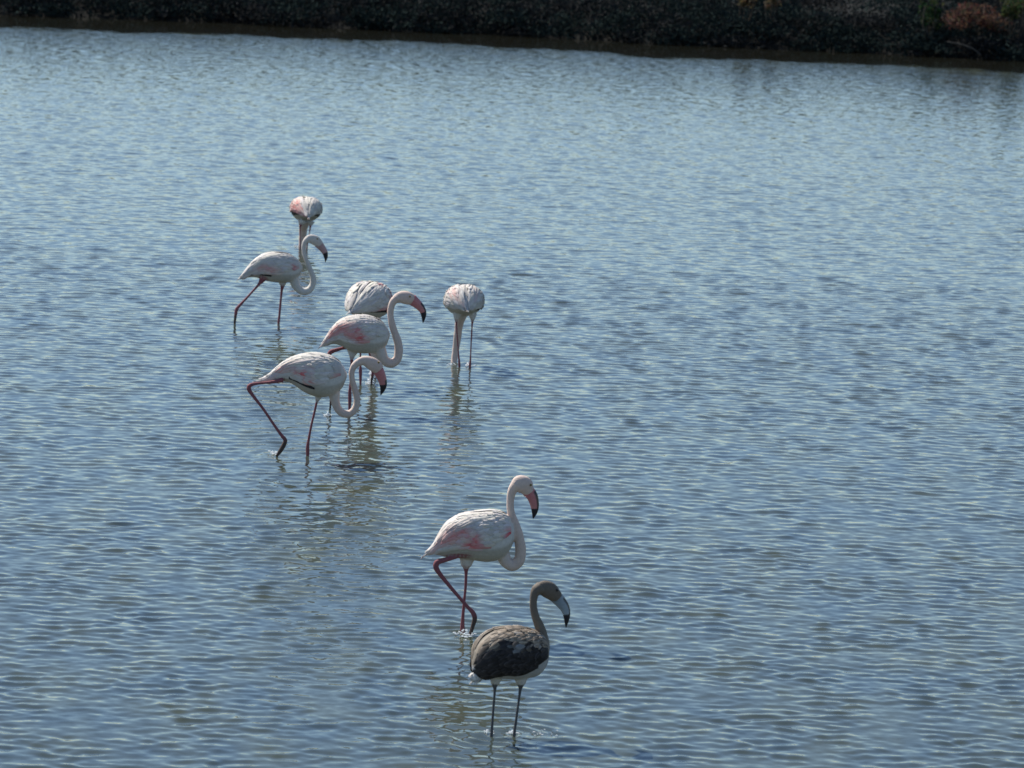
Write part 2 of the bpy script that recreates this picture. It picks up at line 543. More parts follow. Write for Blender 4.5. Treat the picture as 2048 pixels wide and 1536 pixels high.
class Bird:
    def __init__(self, frame, foot, yaw, seed, axis='side'):
        self.ox, self.oy, self.sc = frame
        self.r = np.random.default_rng(seed)
        fx, fy = self.px(*foot)
        self.g = ground(fx, fy)
        self.Y0 = self.g[1]
        self.tan = math.tan(R(yaw))
        self.k = float(np.dot(self.g - CAM, FWD)) / F_PX / self.sc      # metres per zoomed pixel
        self.head = np.array((math.cos(R(yaw)), math.sin(R(yaw)), 0.0))
        self.lat = np.array((math.sin(R(yaw)), -math.cos(R(yaw)), 0.0))   # towards the camera for side views
        self.axis = axis
        if axis == 'back':
            self.head = np.array((math.sin(R(yaw)), math.cos(R(yaw)), 0.0))
            self.lat = np.array((math.cos(R(yaw)), -math.sin(R(yaw)), 0.0))

    def px(self, zx, zy):
        return self.ox + zx / self.sc, self.oy + zy / self.sc

    def P(self, zx, zy, dy=0.0):
        x, y = self.px(zx, zy)
        Y = self.Y0 + dy
        if self.axis == 'side':
            Y += ((x - 1024) / F_PX * self.Y0 - self.g[0]) * self.tan
        return on_plane(x, y, Y)

    def path(self, rows, n, flat=1.0, dy=0.0):
        """rows (zx, zy, r[, dy]) -> centres, in-plane radius, lateral radius"""
        A = []
        for q in rows:
            p = self.P(q[0], q[1], (q[3] if len(q) > 3 else 0.0) + dy)
            A.append((*p, q[2] * self.k))
        A = catmull(A, n)
        rr = np.maximum(A[:, 3], 0.0012)
        return A[:, :3], rr, rr * flat


class Trunk:
    """egg-shaped body through stations; S(u, phi, off) gives a point on its skin (phi 0 = back, + = lateral side)"""
    def __init__(self, C, rh, rw, lat, up=np.array((0, 0, 1.0))):
        self.C, self.rh, self.rw, self.lat, self.up = C, rh, rw, lat, up
        self.furrow = 0.10
        seg = np.linalg.norm(np.diff(C, axis=0), axis=1)
        self.acc = np.concatenate(([0], np.cumsum(seg))); self.L = self.acc[-1]

    def at(self, u):
        s = np.clip(u, 0, 1) * self.L
        c = np.array([np.interp(s, self.acc, self.C[:, i]) for i in range(3)])
        if u < 0:
            d = self.C[0] - self.C[2]; d /= np.linalg.norm(d)
            c = c + d * (-u) * self.L
        rh = np.interp(s, self.acc, self.rh); rw = np.interp(s, self.acc, self.rw)
        return c, rh, rw

    def S(self, u, phi, off):
        c, rh, rw = self.at(u)
        n = self.lat * math.sin(phi) / max(rw, 0.02) + self.up * math.cos(phi) / max(rh, 0.02)
        n /= np.linalg.norm(n)
        e = 0.92
        sx, cx = math.sin(phi), math.cos(phi)
        sx = math.copysign(abs(sx) ** e, sx); cx = math.copysign(abs(cx) ** e, cx)
        fu = 1 - self.furrow * math.exp(-((((phi + math.pi) % (2 * math.pi)) - math.pi) / 0.22) ** 2) * max(0.0, 1 - u * 1.4)
        return c + self.lat * sx * rw + self.up * cx * rh * fu + n * off

    def mesh(self, mb, col_fn, ns=28):
        V, A = [], []
        n = len(self.C)
        for i in range(n):
            for j in range(ns):
                a = 2 * math.pi * j / ns
                V.append(self.S(self.acc[i] / self.L, a, 0.0)); A.append(col_fn(self.acc[i] / self.L, a))
        Fc = [(i * ns + j, i * ns + (j + 1) % ns, (i + 1) * ns + (j + 1) % ns, (i + 1) * ns + j) for i in range(n - 1) for j in range(ns)]
        Fc.append(tuple(range(ns))[::-1]); Fc.append(tuple((n - 1) * ns + j for j in range(ns)))
        mb.add(V, Fc, A)

    def feather(self, mb, u0, phi0, length, width, col, tipcol=None, droop=0.0, base=0.004, lift=0.006, nt=6, point=0.7, camber=0.004, edge=None):
        """one feather laid on the skin: root towards the chest, tip towards the tail"""
        V, A = [], []
        for i in range(nt + 1):
            t = i / nt
            u = u0 - t * length / self.L
            c, rh, rw = self.at(u)
            rad = max(0.5 * (rh + rw), 0.03)
            wd = width * (0.55 + 0.45 * math.sin(min(t / 0.6, 1) * math.pi / 2)) * (1 - max(0, (t - point) / (1 - point)) ** 2 * 0.92)
            for s in (-1, -0.4, 0.4, 1):
                ph = phi0 + droop * t + s * wd * 0.5 / rad
                off = base + lift * t + camber * (1 - s * s) * (1 if t > 0.02 else 0.3)
                V.append(self.S(u, ph, off))
                cc = col if tipcol is None else col + (tipcol - col) * t ** 2
                A.append(cc * (1.0 - 0.07 * abs(s)) if edge is None else cc + (edge - cc) * max(0.85 * (abs(s) > 0.9) * min(1, t * 2), max(0, (t - 0.72) / 0.28)))
        Fc = []
        for i in range(nt):
            for j in range(3):
                a = i * 4 + j
                Fc.append((a, a + 1, a + 5, a + 4))
        mb.add(V, Fc, A)


def remesh_body(mb, name, parent, voxel, smooth_it=4):
    """fuse the lofts into ONE continuous skin; colours carried over from the nearest loft point"""
    src = np.array(mb.v); cols = np.array(mb.c)
    off = np.array(parent.location)
    me = bpy.data.meshes.new('raw')
    me.from_pydata((src - off).tolist(), [], mb.f)
    o = bpy.data.objects.new(name, me); COL.objects.link(o)
    m = o.modifiers.new('r', 'REMESH'); m.mode = 'VOXEL'; m.voxel_size = voxel
    s = o.modifiers.new('s', 'SMOOTH'); s.factor = 0.5; s.iterations = smooth_it
    dg = bpy.context.evaluated_depsgraph_get()
    new = bpy.data.meshes.new_from_object(o.evaluated_get(dg), depsgraph=dg)
    o.modifiers.clear()
    o.data = new
    bpy.data.meshes.remove(me)
    new.name = name
    n = len(new.vertices)
    co = np.empty(n * 3, dtype=np.float32); new.vertices.foreach_get('co', co); co = co.reshape(-1, 3)
    kd = kdtree.KDTree(len(src))
    for i, p in enumerate(src - off): kd.insert(p, i)
    kd.balance()
    out = np.empty((n, 3))
    for i in range(n):
        acc = np.zeros(3); ws = 0
        for _, j, dist in kd.find_n(co[i], 3):
            wt = 1 / (dist + 0.004) ** 2; acc += cols[j] * wt; ws += wt
        out[i] = acc / ws
    for a in list(new.color_attributes): new.color_attributes.remove(a)
    set_col(new, out)
    new.materials.clear(); new.materials.append(M_BODY)
    new.polygons.foreach_set('use_smooth', np.ones(len(new.polygons), dtype=bool))
    new.update()
    o.parent = parent
    return o


def lerp_cols(stops, n):
    xs = [s[0] for s in stops]
    return np.stack([np.interp(np.linspace(0, 1, n), xs, [s[1][c] for s in stops]) for c in range(3)], 1)


def ball(mb, c, r, col, ns=10, nr=7):
    V, Fc = [], []
    for i in range(nr):
        a = math.pi * i / (nr - 1)
        for j in range(ns):
            b = 2 * math.pi * j / ns
            V.append(c + np.array((math.sin(a) * math.cos(b), math.sin(a) * math.sin(b), math.cos(a))) * r)
    for i in range(nr - 1):
        for j in range(ns):
            k = (j + 1) % ns
            Fc.append((i * ns + j, i * ns + k, (i + 1) * ns + k, (i + 1) * ns + j))
    mb.add(V, Fc, col)


def plumage(b, tr, root, style, patches, phi_max=1.95, dens=1.0, black=None, rough=0.0):
    """coverts, scapulars, primaries and tail laid over the trunk; patches = [(u, phi, ru, rphi, colour, strength)] on both sides"""
    r = b.r

    def tint(u, phi, base):
        c = base.copy()
        for (pu, pp, ru, rp, col, st) in patches:
            for sgn in ((1, -1) if pp >= 0 else (-1,)):
                q = ((u - pu) / ru) ** 2 + ((phi - sgn * abs(pp)) / rp) ** 2
                if q < 4:
                    f = 1.5 * st * math.exp(-q * 1.3) * r.uniform(0.4, 1.2)
                    c = c + (col - c) * min(1, f)
        return c

    juv = style == 'juvenile'
    for side in (1, -1):
        wing = MB()
        rows = int(17 * dens)
        for i in range(rows):
            u = 0.93 - 0.70 * i / (rows - 1)
            pm = phi_max * (0.72 + 0.28 * sstep(0.95, 0.6, np.array(u)))
            if juv: pm += 0.5 * float(sstep(0.55, 0.2, np.array(u)))
            c, rh, rw = tr.at(u)
            width = (0.020 + 0.016 * (1 - u)) * (b.size / 0.6) * (1.45 if juv else 1.0)
            rad = 0.5 * (rh + rw)
            step = width * 0.62 / rad
            ph = 0.25 + r.uniform(0, step)
            while ph < pm:
                length = (0.055 + 0.10 * (1 - u)) * (b.size / 0.6) * r.uniform(0.85, 1.15)
                edge = None
                if juv:
                    dk = sstep(0.80, 1.10, np.array(ph + r.normal(0, 0.10) - 0.25 * (u - 0.5)))
                    base = np.array((0.19, 0.150, 0.112)) * r.uniform(0.4, 1.6) * (1 - dk) + np.array((0.017, 0.015, 0.016)) * r.uniform(0.5, 1.6) * dk
                    edge = np.array((0.44, 0.37, 0.29)) * r.uniform(0.4, 1.25) * (1 - dk) + np.array((0.042, 0.036, 0.036)) * r.uniform(0.3, 2.0) * dk
                    if r.random() < 0.10 and dk < 0.5: base = np.array((0.30, 0.27, 0.235)) * r.uniform(0.6, 1.2)
                    if abs(u - 0.55) < 0.07 and 1.0 < ph < 1.3: base = np.array((0.20, 0.20, 0.20)) * r.uniform(0.4, 1.5); edge = base * 1.25
                    tip = base
                else:
                    base = WHITE * r.uniform(0.84, 1.07); base[2] *= r.uniform(0.90, 1.02); base[1] *= r.uniform(0.95, 1.0)
                    tip = base * r.uniform(0.93, 1.02)
                cu = tint(u - 0.5 * length / tr.L, side * ph, base)
                ct = tint(u - length / tr.L, side * ph, tip)
                tr.feather(wing, u, side * ph, length, width, cu, ct, droop=side * r.normal(0.10, 0.06 + 0.12 * rough) * (0.4 if ph > 1.4 else 1),
                           base=0.003 + 0.005 * (1 - abs(ph) / 2.2), lift=0.003 + 0.005 * r.random() + (0.010 * r.random() ** 3 + rough * 0.012 * r.random() ** 2) * (0.4 + 0.6 * (1 - u)), edge=edge)
                ph += step * r.uniform(0.85, 1.15)
        o = wing.build('wing', M_FEATHER, root)
        # black flight feathers showing along the lower edge of the wing
        if black is None or side not in black[2]:
            continue
        fl = MB()
        for j in range(8):
            u0 = black[0] - 0.025 * j
            ph = phi_max + black[1] - 0.03 * j
            col = BLACK * r.uniform(0.8, 1.5) if not juv else np.array((0.03, 0.027, 0.026)) * r.uniform(0.8, 1.5)
            tr.feather(fl, u0, side * ph, min(0.22 * b.size / 0.6, (u0 - 0.10) * tr.L), 0.03 * b.size / 0.6 * (black[3] if len(black) > 3 else 1.0), col, None, droop=-side * 0.15, base=0.003, lift=0.004, point=0.6)
        fl.build('flight_feathers', M_FEATHER, o)
    back, drape = MB(), MB()
    for j in range(int(34 * dens)):
        u0 = r.uniform(0.42, 0.86)
        ph = r.normal(0, 0.42)
        L = r.uniform(0.14, 0.26) * b.size / 0.6
        if juv:
            base = np.array((0.17, 0.135, 0.10)) * r.uniform(0.4, 1.7); tip = base * 1.2; L *= 0.55; edge = np.array((0.42, 0.355, 0.28)) * r.uniform(0.4, 1.2)
        else:
            base = WHITE * r.uniform(0.85, 1.07) * np.array((1, r.uniform(0.95, 1), r.uniform(0.9, 1))); tip = base * r.uniform(0.92, 1.03); edge = None
        tr.feather(back, u0, ph, L, r.uniform(0.022, 0.034) * b.size / 0.6, base, tint(u0 - L / tr.L, ph, tip), droop=ph * r.uniform(0.0, 0.35),
                   base=0.008, lift=0.003 + 0.007 * r.random() + 0.008 * rough * r.random(), point=0.5, edge=edge)
    back.build('back_feathers', M_FEATHER, root)
    if not juv:                      # long scapulars drape from the back over the folded wing
        for side in (1, -1):
            for j in range(13):
                u0 = r.uniform(0.60, 0.80); ph = r.uniform(0.25, 0.62)
                base = WHITE * r.uniform(0.90, 1.08) * np.array((1, r.uniform(0.96, 1), r.uniform(0.9, 0.98)))
                L = r.uniform(0.36, 0.50) * tr.L
                tr.feather(drape, u0, side * ph, L, r.uniform(0.024, 0.034) * b.size / 0.6, base, tint(u0 - L / tr.L, side * (ph + 0.5), base), droop=side * r.uniform(0.30, 0.62),
                           base=0.010, lift=0.004 + 0.006 * r.random(), nt=8, point=0.45)
        drape.build('scapular_feathers', M_FEATHER, root)
    if juv: return
    tail = MB()
    for j in range(11):
        ph = -1.5 + 3.0 * j / 10
        base = (WHITE * r.uniform(0.9, 1.03)) if not juv else np.array((0.7, 0.66, 0.6)) * r.uniform(0.85, 1.1)
        tr.feather(tail, 0.16, ph, 0.16 * tr.L + r.uniform(0.02, 0.05) * b.size / 0.6 + (r.uniform(0.02, 0.05) if juv else 0), 0.026 * b.size / 0.6, tint(0.05, ph, base), None, base=0.002, lift=0.0, point=0.55)
    tail.build('tail', M_FEATHER, root)


def flamingo(label, frame, foot, trunk, neck, legs, head=None, bill=None, black_at=0.55, yaw=0.0, seed=1, axis='side', style='adult',
             patches=(), width=0.86, voxel=0.0055, phi_max=1.95, bill_cols=None, eye=None, neck_cols=None, neck_flat=1.0, dens=1.0, rings=(0.5, 1.0), dyneck=0.0,
             legcols=None, black=(0.50, 0.13, (1, -1)), ridge=0.0, rough=0.0, tuft=None):
    b = Bird(frame, foot, yaw, seed, axis)
    root = empty('flamingo', (b.g[0], b.g[1], 0.0))
    tag(root, label, 'flamingo', 'flamingos wading in the lagoon')
    juv = style == 'juvenile'
    mb = MB()
    # trunk
    if axis == 'side':
        A = catmull([(*b.P(q[0], q[1]), q[2] * b.k) for q in trunk], 26)
        C, rh = A[:, :3], np.maximum(A[:, 3], 0.003)
        tmax = rh.max()
        rw = np.minimum(rh * 1.05, rh * width + 0.004) * np.clip(0.6 + 0.4 * rh / tmax, 0.6, 1.0)
        lat = b.lat
    else:
        A = catmull([(*b.P(q[0], q[1], q[4]), q[2] * b.k, q[3] * b.k) for q in trunk], 26)
        C, rh, rw = A[:, :3], np.maximum(A[:, 3], 0.003), np.maximum(A[:, 4], 0.003)
        lat = b.lat
    tr = Trunk(C, rh, rw, lat)
    b.size = tr.L

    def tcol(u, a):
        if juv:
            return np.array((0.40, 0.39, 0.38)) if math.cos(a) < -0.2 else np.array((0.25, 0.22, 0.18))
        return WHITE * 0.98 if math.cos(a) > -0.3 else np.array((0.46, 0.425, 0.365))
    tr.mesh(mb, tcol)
    # neck and head in one run
    nn = 70
    Cn, rn, rl = b.path(neck, nn, neck_flat, dyneck)
    wv = np.convolve(b.r.normal(0, 1, nn + 8), np.ones(5) / 5, 'same')[4:-4]
    rn, rl = rn * (1 + 0.06 * wv), rl * (1 + 0.05 * wv[::-1])
    if neck_cols is None:
        neck_cols = ((0, WHITE), (0.25, CREAM * 0.97), (1, CREAM)) if not juv else ((0, np.array((0.32, 0.29, 0.26))), (0.3, np.array((0.18, 0.150, 0.120))), (1, np.array((0.155, 0.128, 0.102))))
    loft(Cn, rn, rl, b.lat, mb, lerp_cols(neck_cols, nn), ns=18)
    if head:
        Ch, hn, hl = b.path(head, 24, 0.72, dyneck)
        loft(Ch, hn, hl, b.lat, mb, lerp_cols(((0, neck_cols[-1][1]), (1, neck_cols[-1][1] * np.array((1, .96, .94)))), 24), ns=18)
    lc = legcols
    for kind, rows, dyl in legs:
        Cl, ln, ll = b.path(rows, 46, 1.0, dyl)
        cs = []
        pts = np.array(rows, dtype=float)
        for i in range(46):
            t = i / 45
            if kind == 'stand':
                c = WHITE * 0.97 if t < 0.10 else (LEGP if not juv else np.array((0.10, 0.10, 0.105)))
                if 0.10 <= t < 0.14: c = WHITE * 0.6 + LEGP * 0.4
                if t > 0.86 and not juv: c = LEGP * 0.7 + LEGD * 0.3
            elif kind == 'lift':
                c = LEGP
                if t > 0.80: c = LEGP + (WET - LEGP) * min(1, (t - 0.80) / 0.06)
            else:
                c = LEGP * 0.75
            if juv: c = np.array((0.55, 0.52, 0.47)) if t < 0.12 else np.array((0.095, 0.095, 0.10))
            cs.append(c)
        thin = np.where(np.linspace(0, 1, 46) > 0.12, 0.80, 1.0)
        loft(Cl, ln * thin, ll * thin, b.lat, mb, cs, ns=12)
    remesh_body(mb, 'body', root, voxel)
    # bill: base and tip, hooked downwards
    if bill:
        nb = 30
        Cb, bn, bl = b.path(bill, nb, 0.62, dyneck)
        k = int(nb * black_at)
        bc = bill_cols or (np.array((0.50, 0.17, 0.18)), np.array((0.54, 0.22, 0.21)))
        m1 = MB(); loft(Cb[:k + 1], bn[:k + 1], bl[:k + 1], b.lat, m1, [bc[0] + (bc[1] - bc[0]) * i / k for i in range(k + 1)], ns=18, ridge=ridge)
        bo = m1.build('bill', M_BILL, root)
        m2 = MB(); loft(Cb[k:], bn[k:] * 1.02, bl[k:] * 1.02, b.lat, m2, [BLACK] * (nb - k), ns=14)
        m2.build('bill_tip', M_BILL, bo)
    if eye and head:
        for sgn in (1, -1):
            p = b.P(eye[0], eye[1], dyneck) + b.lat * sgn * eye[2] * b.k * 0.70
            m = MB(); ball(m, p, 0.0092, np.array((0.02, 0.017, 0.015)) if juv else np.array((0.30, 0.22, 0.05)))
            eo = m.build('eye', M_EYE, root)
            p2 = p + b.lat * sgn * 0.0045
            m = MB(); ball(m, p2, 0.0060, BLACK * 0.6); m.build('pupil', M_EYE, eo)
    plumage(b, tr, root, style, patches, phi_max, dens, black, rough)
    if tuft:                          # short fluffed-out white tail
        Ct, tn, tl = b.path(tuft, 16, 1.15)
        tm = MB(); loft(Ct, tn, tl, b.lat, tm, [np.array((0.62, 0.60, 0.57)) * b.r.uniform(0.85, 1.05) for _ in range(16)], ns=18)
        for q in range(46):
            a = b.r.integers(2, 14); an = b.r.uniform(0, 2 * math.pi)
            dr = Ct[min(a + 2, 15)] - Ct[a]; dr /= np.linalg.norm(dr) + 1e-9
            nn_ = np.cross(dr, b.lat)
            p0 = Ct[a] + (b.lat * math.cos(an) * tl[a] + nn_ * math.sin(an) * tn[a]) * 0.95
            p1 = p0 + dr * b.r.uniform(0.02, 0.045) + (b.lat * math.cos(an) + nn_ * math.sin(an)) * b.r.uniform(0.0, 0.010)
            sd_ = np.cross(dr, b.r.normal(size=3)); sd_ *= 0.006 / (np.linalg.norm(sd_) + 1e-9)
            m0 = (p0 + p1) / 2
            tm.add([p0 - sd_, p0 + sd_, m0 + sd_ * 0.9, m0 - sd_ * 0.9, p1], [(0, 1, 2, 3), (3, 2, 4)], np.array((0.66, 0.63, 0.59)) * b.r.uniform(0.8, 1.05))
        tm.build('tail', M_FEATHER, root)
    FEET.append((b.g[0], b.g[1], rings[0], rings[1]))
    return b


Z1 = (440, 370, 5.1214)
Z2 = (620, 550, 5.1211)
Z3 = (460, 690, 6.0235)
Z4 = (820, 930, 4.15)
Z5 = (900, 1140, 4.15)
Z6 = (860, 560, 8.0857)
Z7 = (560, 380, 11.818)

SIDE_PINK = [(0.30, 1.25, 0.16, 0.40, PINK, 0.75), (0.42, 1.62, 0.12, 0.25, ROSE, 0.7), (0.22, 1.45, 0.10, 0.3, PINK, 0.7)]


def build_birds():
    # -- nearest: the grey-brown juvenile
    flamingo('grey-brown young flamingo with pale blue-grey bill, nearest bird at the bottom', Z5, (440, 1365),
             tuft=[(275, 830, 45), (232, 872, 46), (200, 898, 40), (180, 912, 24), (172, 920, 6)],
             trunk=[(188, 790, 30), (200, 768, 92), (235, 745, 146), (285, 725, 176), (345, 703, 190), (430, 694, 208), (530, 694, 216), (630, 692, 206), (710, 696, 184), (765, 690, 140), (800, 690, 85), (812, 690, 20)],
             neck=[(705, 700, 110), (755, 640, 78), (764, 560, 54), (745, 475, 42), (712, 395, 35), (693, 310, 32), (694, 235, 33), (712, 175, 42), (752, 148, 56)],
             head=[(725, 160, 46), (775, 152, 66), (825, 170, 72), (865, 205, 62), (895, 235, 50)],
             bill=[(880, 222, 56), (915, 262, 50), (950, 308, 43), (967, 360, 34), (968, 415, 22), (964, 460, 9), (963, 478, 3)], black_at=0.60,
             bill_cols=(np.array((0.20, 0.24, 0.28)), np.array((0.34, 0.39, 0.43))), eye=(872, 158, 66),
             legs=[('stand', [(385, 880, 55), (372, 945, 36), (372, 988, 18), (360, 1150, 15), (349, 1300, 16), (346, 1345, 18), (342, 1420, 17)], 0.03),
                   ('stand', [(590, 880, 62), (586, 950, 38), (583, 992, 18), (556, 1190, 15), (538, 1320, 17), (532, 1370, 18), (527, 1450, 17)], -0.03)],
             yaw=24, seed=31, ridge=0.75, style='juvenile', width=0.95, phi_max=2.22, dens=1.1, rings=(0.45, 0.8))
    # -- second: one leg lifted, head turned down
    flamingo('white flamingo with pink flanks lifting one bent leg, just behind the grey-brown young bird', Z4, (435, 1400),
             trunk=[(136, 745, 8), (190, 705, 38), (240, 660, 88), (300, 625, 140), (380, 602, 170), (460, 594, 187), (550, 594, 200), (650, 594, 210), (740, 588, 198), (805, 580, 162), (852, 570, 95), (878, 562, 25)],
             neck=[(690, 660, 120), (765, 735, 62), (795, 798, 52), (850, 832, 50), (903, 795, 47), (918, 720, 45), (911, 640, 44), (893, 560, 41), (868, 480, 37), (842, 410, 34), (832, 340, 31), (836, 262, 32), (856, 200, 42), (890, 165, 58)],
             head=[(870, 180, 52), (910, 158, 74), (950, 172, 76), (975, 205, 58), (995, 232, 46)],
             bill=[(980, 215, 54), (1012, 255, 48), (1030, 308, 40), (1036, 355, 33), (1033, 398, 22), (1024, 435, 8), (1022, 446, 2)], black_at=0.64, eye=(997, 158, 68),
             legs=[('stand', [(475, 760, 70), (466, 840, 42), (466, 880, 21), (462, 1000, 16), (446, 1170, 16), (437, 1290, 20), (435, 1370, 26), (432, 1440, 22)], 0.03),
                   ('lift', [(540, 700, 34), (420, 747, 25), (290, 788, 26), (226, 806, 32), (214, 845, 31), (245, 900, 25), (350, 1030, 20), (480, 1180, 20), (524, 1228, 26), (538, 1270, 27), (520, 1340, 22), (492, 1430, 20)], -0.07)],
             yaw=8, seed=41, black=None, ridge=0.8, patches=[(0.15, 1.1, 0.12, 0.6, PINK, 0.55), (0.27, 1.35, 0.11, 0.28, ROSE, 0.55), (0.34, 1.25, 0.12, 0.3, PINK, 0.7), (0.42, 1.15, 0.05, 0.2, ROSE, 0.6), (0.53, 1.52, 0.045, 0.28, ROSE, 1.0), (0.48, 1.75, 0.07, 0.16, ROSE, 0.8), (0.62, 1.78, 0.06, 0.12, ROSE, 0.6), (0.875, 1.35, 0.030, 0.25, ROSE, 1.2), (0.855, 1.65, 0.035, 0.2, ROSE, 0.8)],
             rings=(0.4, 0.9))
    # -- third: long stride, bill pointing at the water
    flamingo('white flamingo in long stride with one ankle raised behind its tail, bill pointing down', Z3, (745, 1340),
             trunk=[(352, 436, 8), (420, 425, 26), (520, 378, 62), (640, 322, 112), (760, 312, 160), (880, 336, 220), (1000, 358, 253), (1120, 372, 257), (1230, 378, 232), (1320, 382, 178), (1382, 378, 98), (1408, 365, 24)],
             neck=[(1180, 490, 150), (1250, 580, 78), (1262, 650, 58), (1288, 745, 51), (1345, 815, 47), (1425, 832, 46), (1492, 788, 44), (1526, 710, 40), (1525, 620, 39), (1499, 520, 37), (1472, 420, 36), (1466, 330, 37), (1492, 258, 40), (1550, 203, 44)],
             head=[(1530, 215, 44), (1610, 190, 58), (1690, 215, 78), (1760, 262, 80), (1800, 305, 66)],
             bill=[(1785, 300, 66), (1815, 365, 60), (1838, 430, 52), (1846, 490, 43), (1836, 545, 27), (1820, 590, 10), (1815, 607, 3)], black_at=0.57, eye=(1790, 205, 58),
             legs=[('stand', [(1070, 570, 70), (1058, 645, 34), (1047, 680, 21), (1020, 800, 19), (980, 970, 19), (950, 1130, 21), (936, 1220, 27), (936, 1290, 29), (935, 1345, 25), (932, 1410, 24)], 0.03),
                   ('lift', [(640, 420, 32), (500, 447, 21), (300, 467, 24), (236, 488, 34), (226, 530, 35), (270, 600, 27), (400, 770, 22), (550, 990, 22), (630, 1100, 27), (668, 1145, 32), (640, 1220, 36), (590, 1300, 30), (556, 1345, 16)], -0.06)],
             yaw=4, seed=51, black=(0.64, 0.15, (1, -1)), ridge=0.3, patches=[(0.22, 1.15, 0.08, 0.35, PINK, 0.8), (0.36, 1.2, 0.05, 0.2, PINK, 0.7), (0.45, 1.45, 0.04, 0.2, ROSE, 0.8), (0.555, 1.55, 0.03, 0.5, ROSE, 0.8), (0.87, 1.5, 0.032, 0.22, ROSE, 1.2), (0.70, 1.95, 0.04, 0.15, PINK, 0.6)],
             rings=(0.5, 0.9))
    # -- fourth: behind it, neck held high
    flamingo('white flamingo with bright pink wing patches and high neck amid the cluster', Z2, (300, 1400),
             trunk=[(122, 722, 8), (180, 668, 58), (240, 618, 90), (320, 592, 134), (420, 603, 178), (520, 610, 192), (620, 615, 186), (710, 622, 155), (775, 628, 108), (808, 622, 55), (818, 615, 15)],
             neck=[(640, 700, 110), (712, 765, 66), (738, 832, 56), (776, 884, 50), (832, 905, 48), (888, 870, 46), (908, 790, 45), (903, 700, 42), (875, 610, 38), (842, 510, 35), (825, 420, 33), (828, 340, 33), (853, 272, 38), (900, 232, 50)],
             head=[(880, 245, 46), (930, 228, 62), (980, 232, 68), (1030, 248, 62), (1055, 262, 52)],
             bill=[(1040, 250, 60), (1092, 292, 49), (1138, 338, 40), (1161, 385, 32), (1164, 430, 22), (1159, 475, 9), (1157, 492, 2)], black_at=0.63, eye=(1020, 215, 62),
             legs=[('stand', [(440, 770, 65), (430, 835, 30), (426, 890, 19), (417, 1090, 16), (408, 1200, 22), (408, 1290, 24), (405, 1360, 18), (402, 1430, 17)], 0.02),
                   ('lift', [(500, 705, 28), (350, 745, 21), (260, 770, 26), (207, 790, 31), (195, 825, 26), (196, 900, 18), (205, 1100, 15), (212, 1280, 15), (205, 1370, 14), (190, 1440, 16)], 0.10)],
             yaw=6, seed=61, black=None, ridge=0.5, patches=[(0.13, 1.0, 0.10, 0.6, PINK, 0.7), (0.24, 1.15, 0.11, 0.35, PINK, 1.0), (0.32, 1.25, 0.09, 0.25, ROSE, 0.6), (0.52, 1.15, 0.05, 0.22, ROSE, 0.75), (0.54, 1.6, 0.06, 0.25, ROSE, 1.1), (0.44, 1.45, 0.08, 0.25, PINK, 0.8), (0.64, 1.7, 0.05, 0.2, PINK, 0.6)],
             rings=(0.3, 0.7))
    # -- fifth: its head under water, seen from behind
    flamingo('round white flamingo body from behind, partly hidden by the bird with high neck', Z2, (540, 1125), axis='back', yaw=18,
             trunk=[(420, 380, 10, 12, -0.26), (470, 340, 70, 95, -0.22), (530, 295, 135, 165, -0.14), (590, 265, 175, 212, -0.04), (625, 258, 184, 222, 0.06), (640, 262, 175, 210, 0.15), (650, 275, 140, 165, 0.24), (655, 290, 85, 100, 0.31), (655, 300, 20, 25, 0.35)],
             neck=[(655, 340, 90, 0.2), (660, 480, 60, 0.34), (662, 600, 46, 0.42), (655, 780, 40, 0.50), (648, 960, 36, 0.52), (645, 1120, 36, 0.50)],
             legs=[('stand', [(520, 420, 70), (516, 560, 35), (516, 700, 17), (517, 920, 14), (517, 985, 23), (517, 1040, 20), (517, 1170, 11)], -0.02),
                   ('lift', [(585, 430, 70), (592, 600, 30), (600, 760, 18), (615, 830, 14), (636, 960, 15), (642, 1010, 19), (632, 1070, 15), (630, 1150, 12)], 0.0)],
             seed=71, black=(0.50, 0.22, (1,)), rough=0.8, patches=[(0.50, 0.55, 0.10, 0.12, ROSE, 0.8), (0.62, 1.05, 0.10, 0.14, ROSE, 1.0), (0.55, 1.3, 0.12, 0.12, ROSE, 0.7), (0.40, 1.9, 0.15, 0.2, ROSE, 0.6)], phi_max=1.9, rings=(0.35, 0.9))
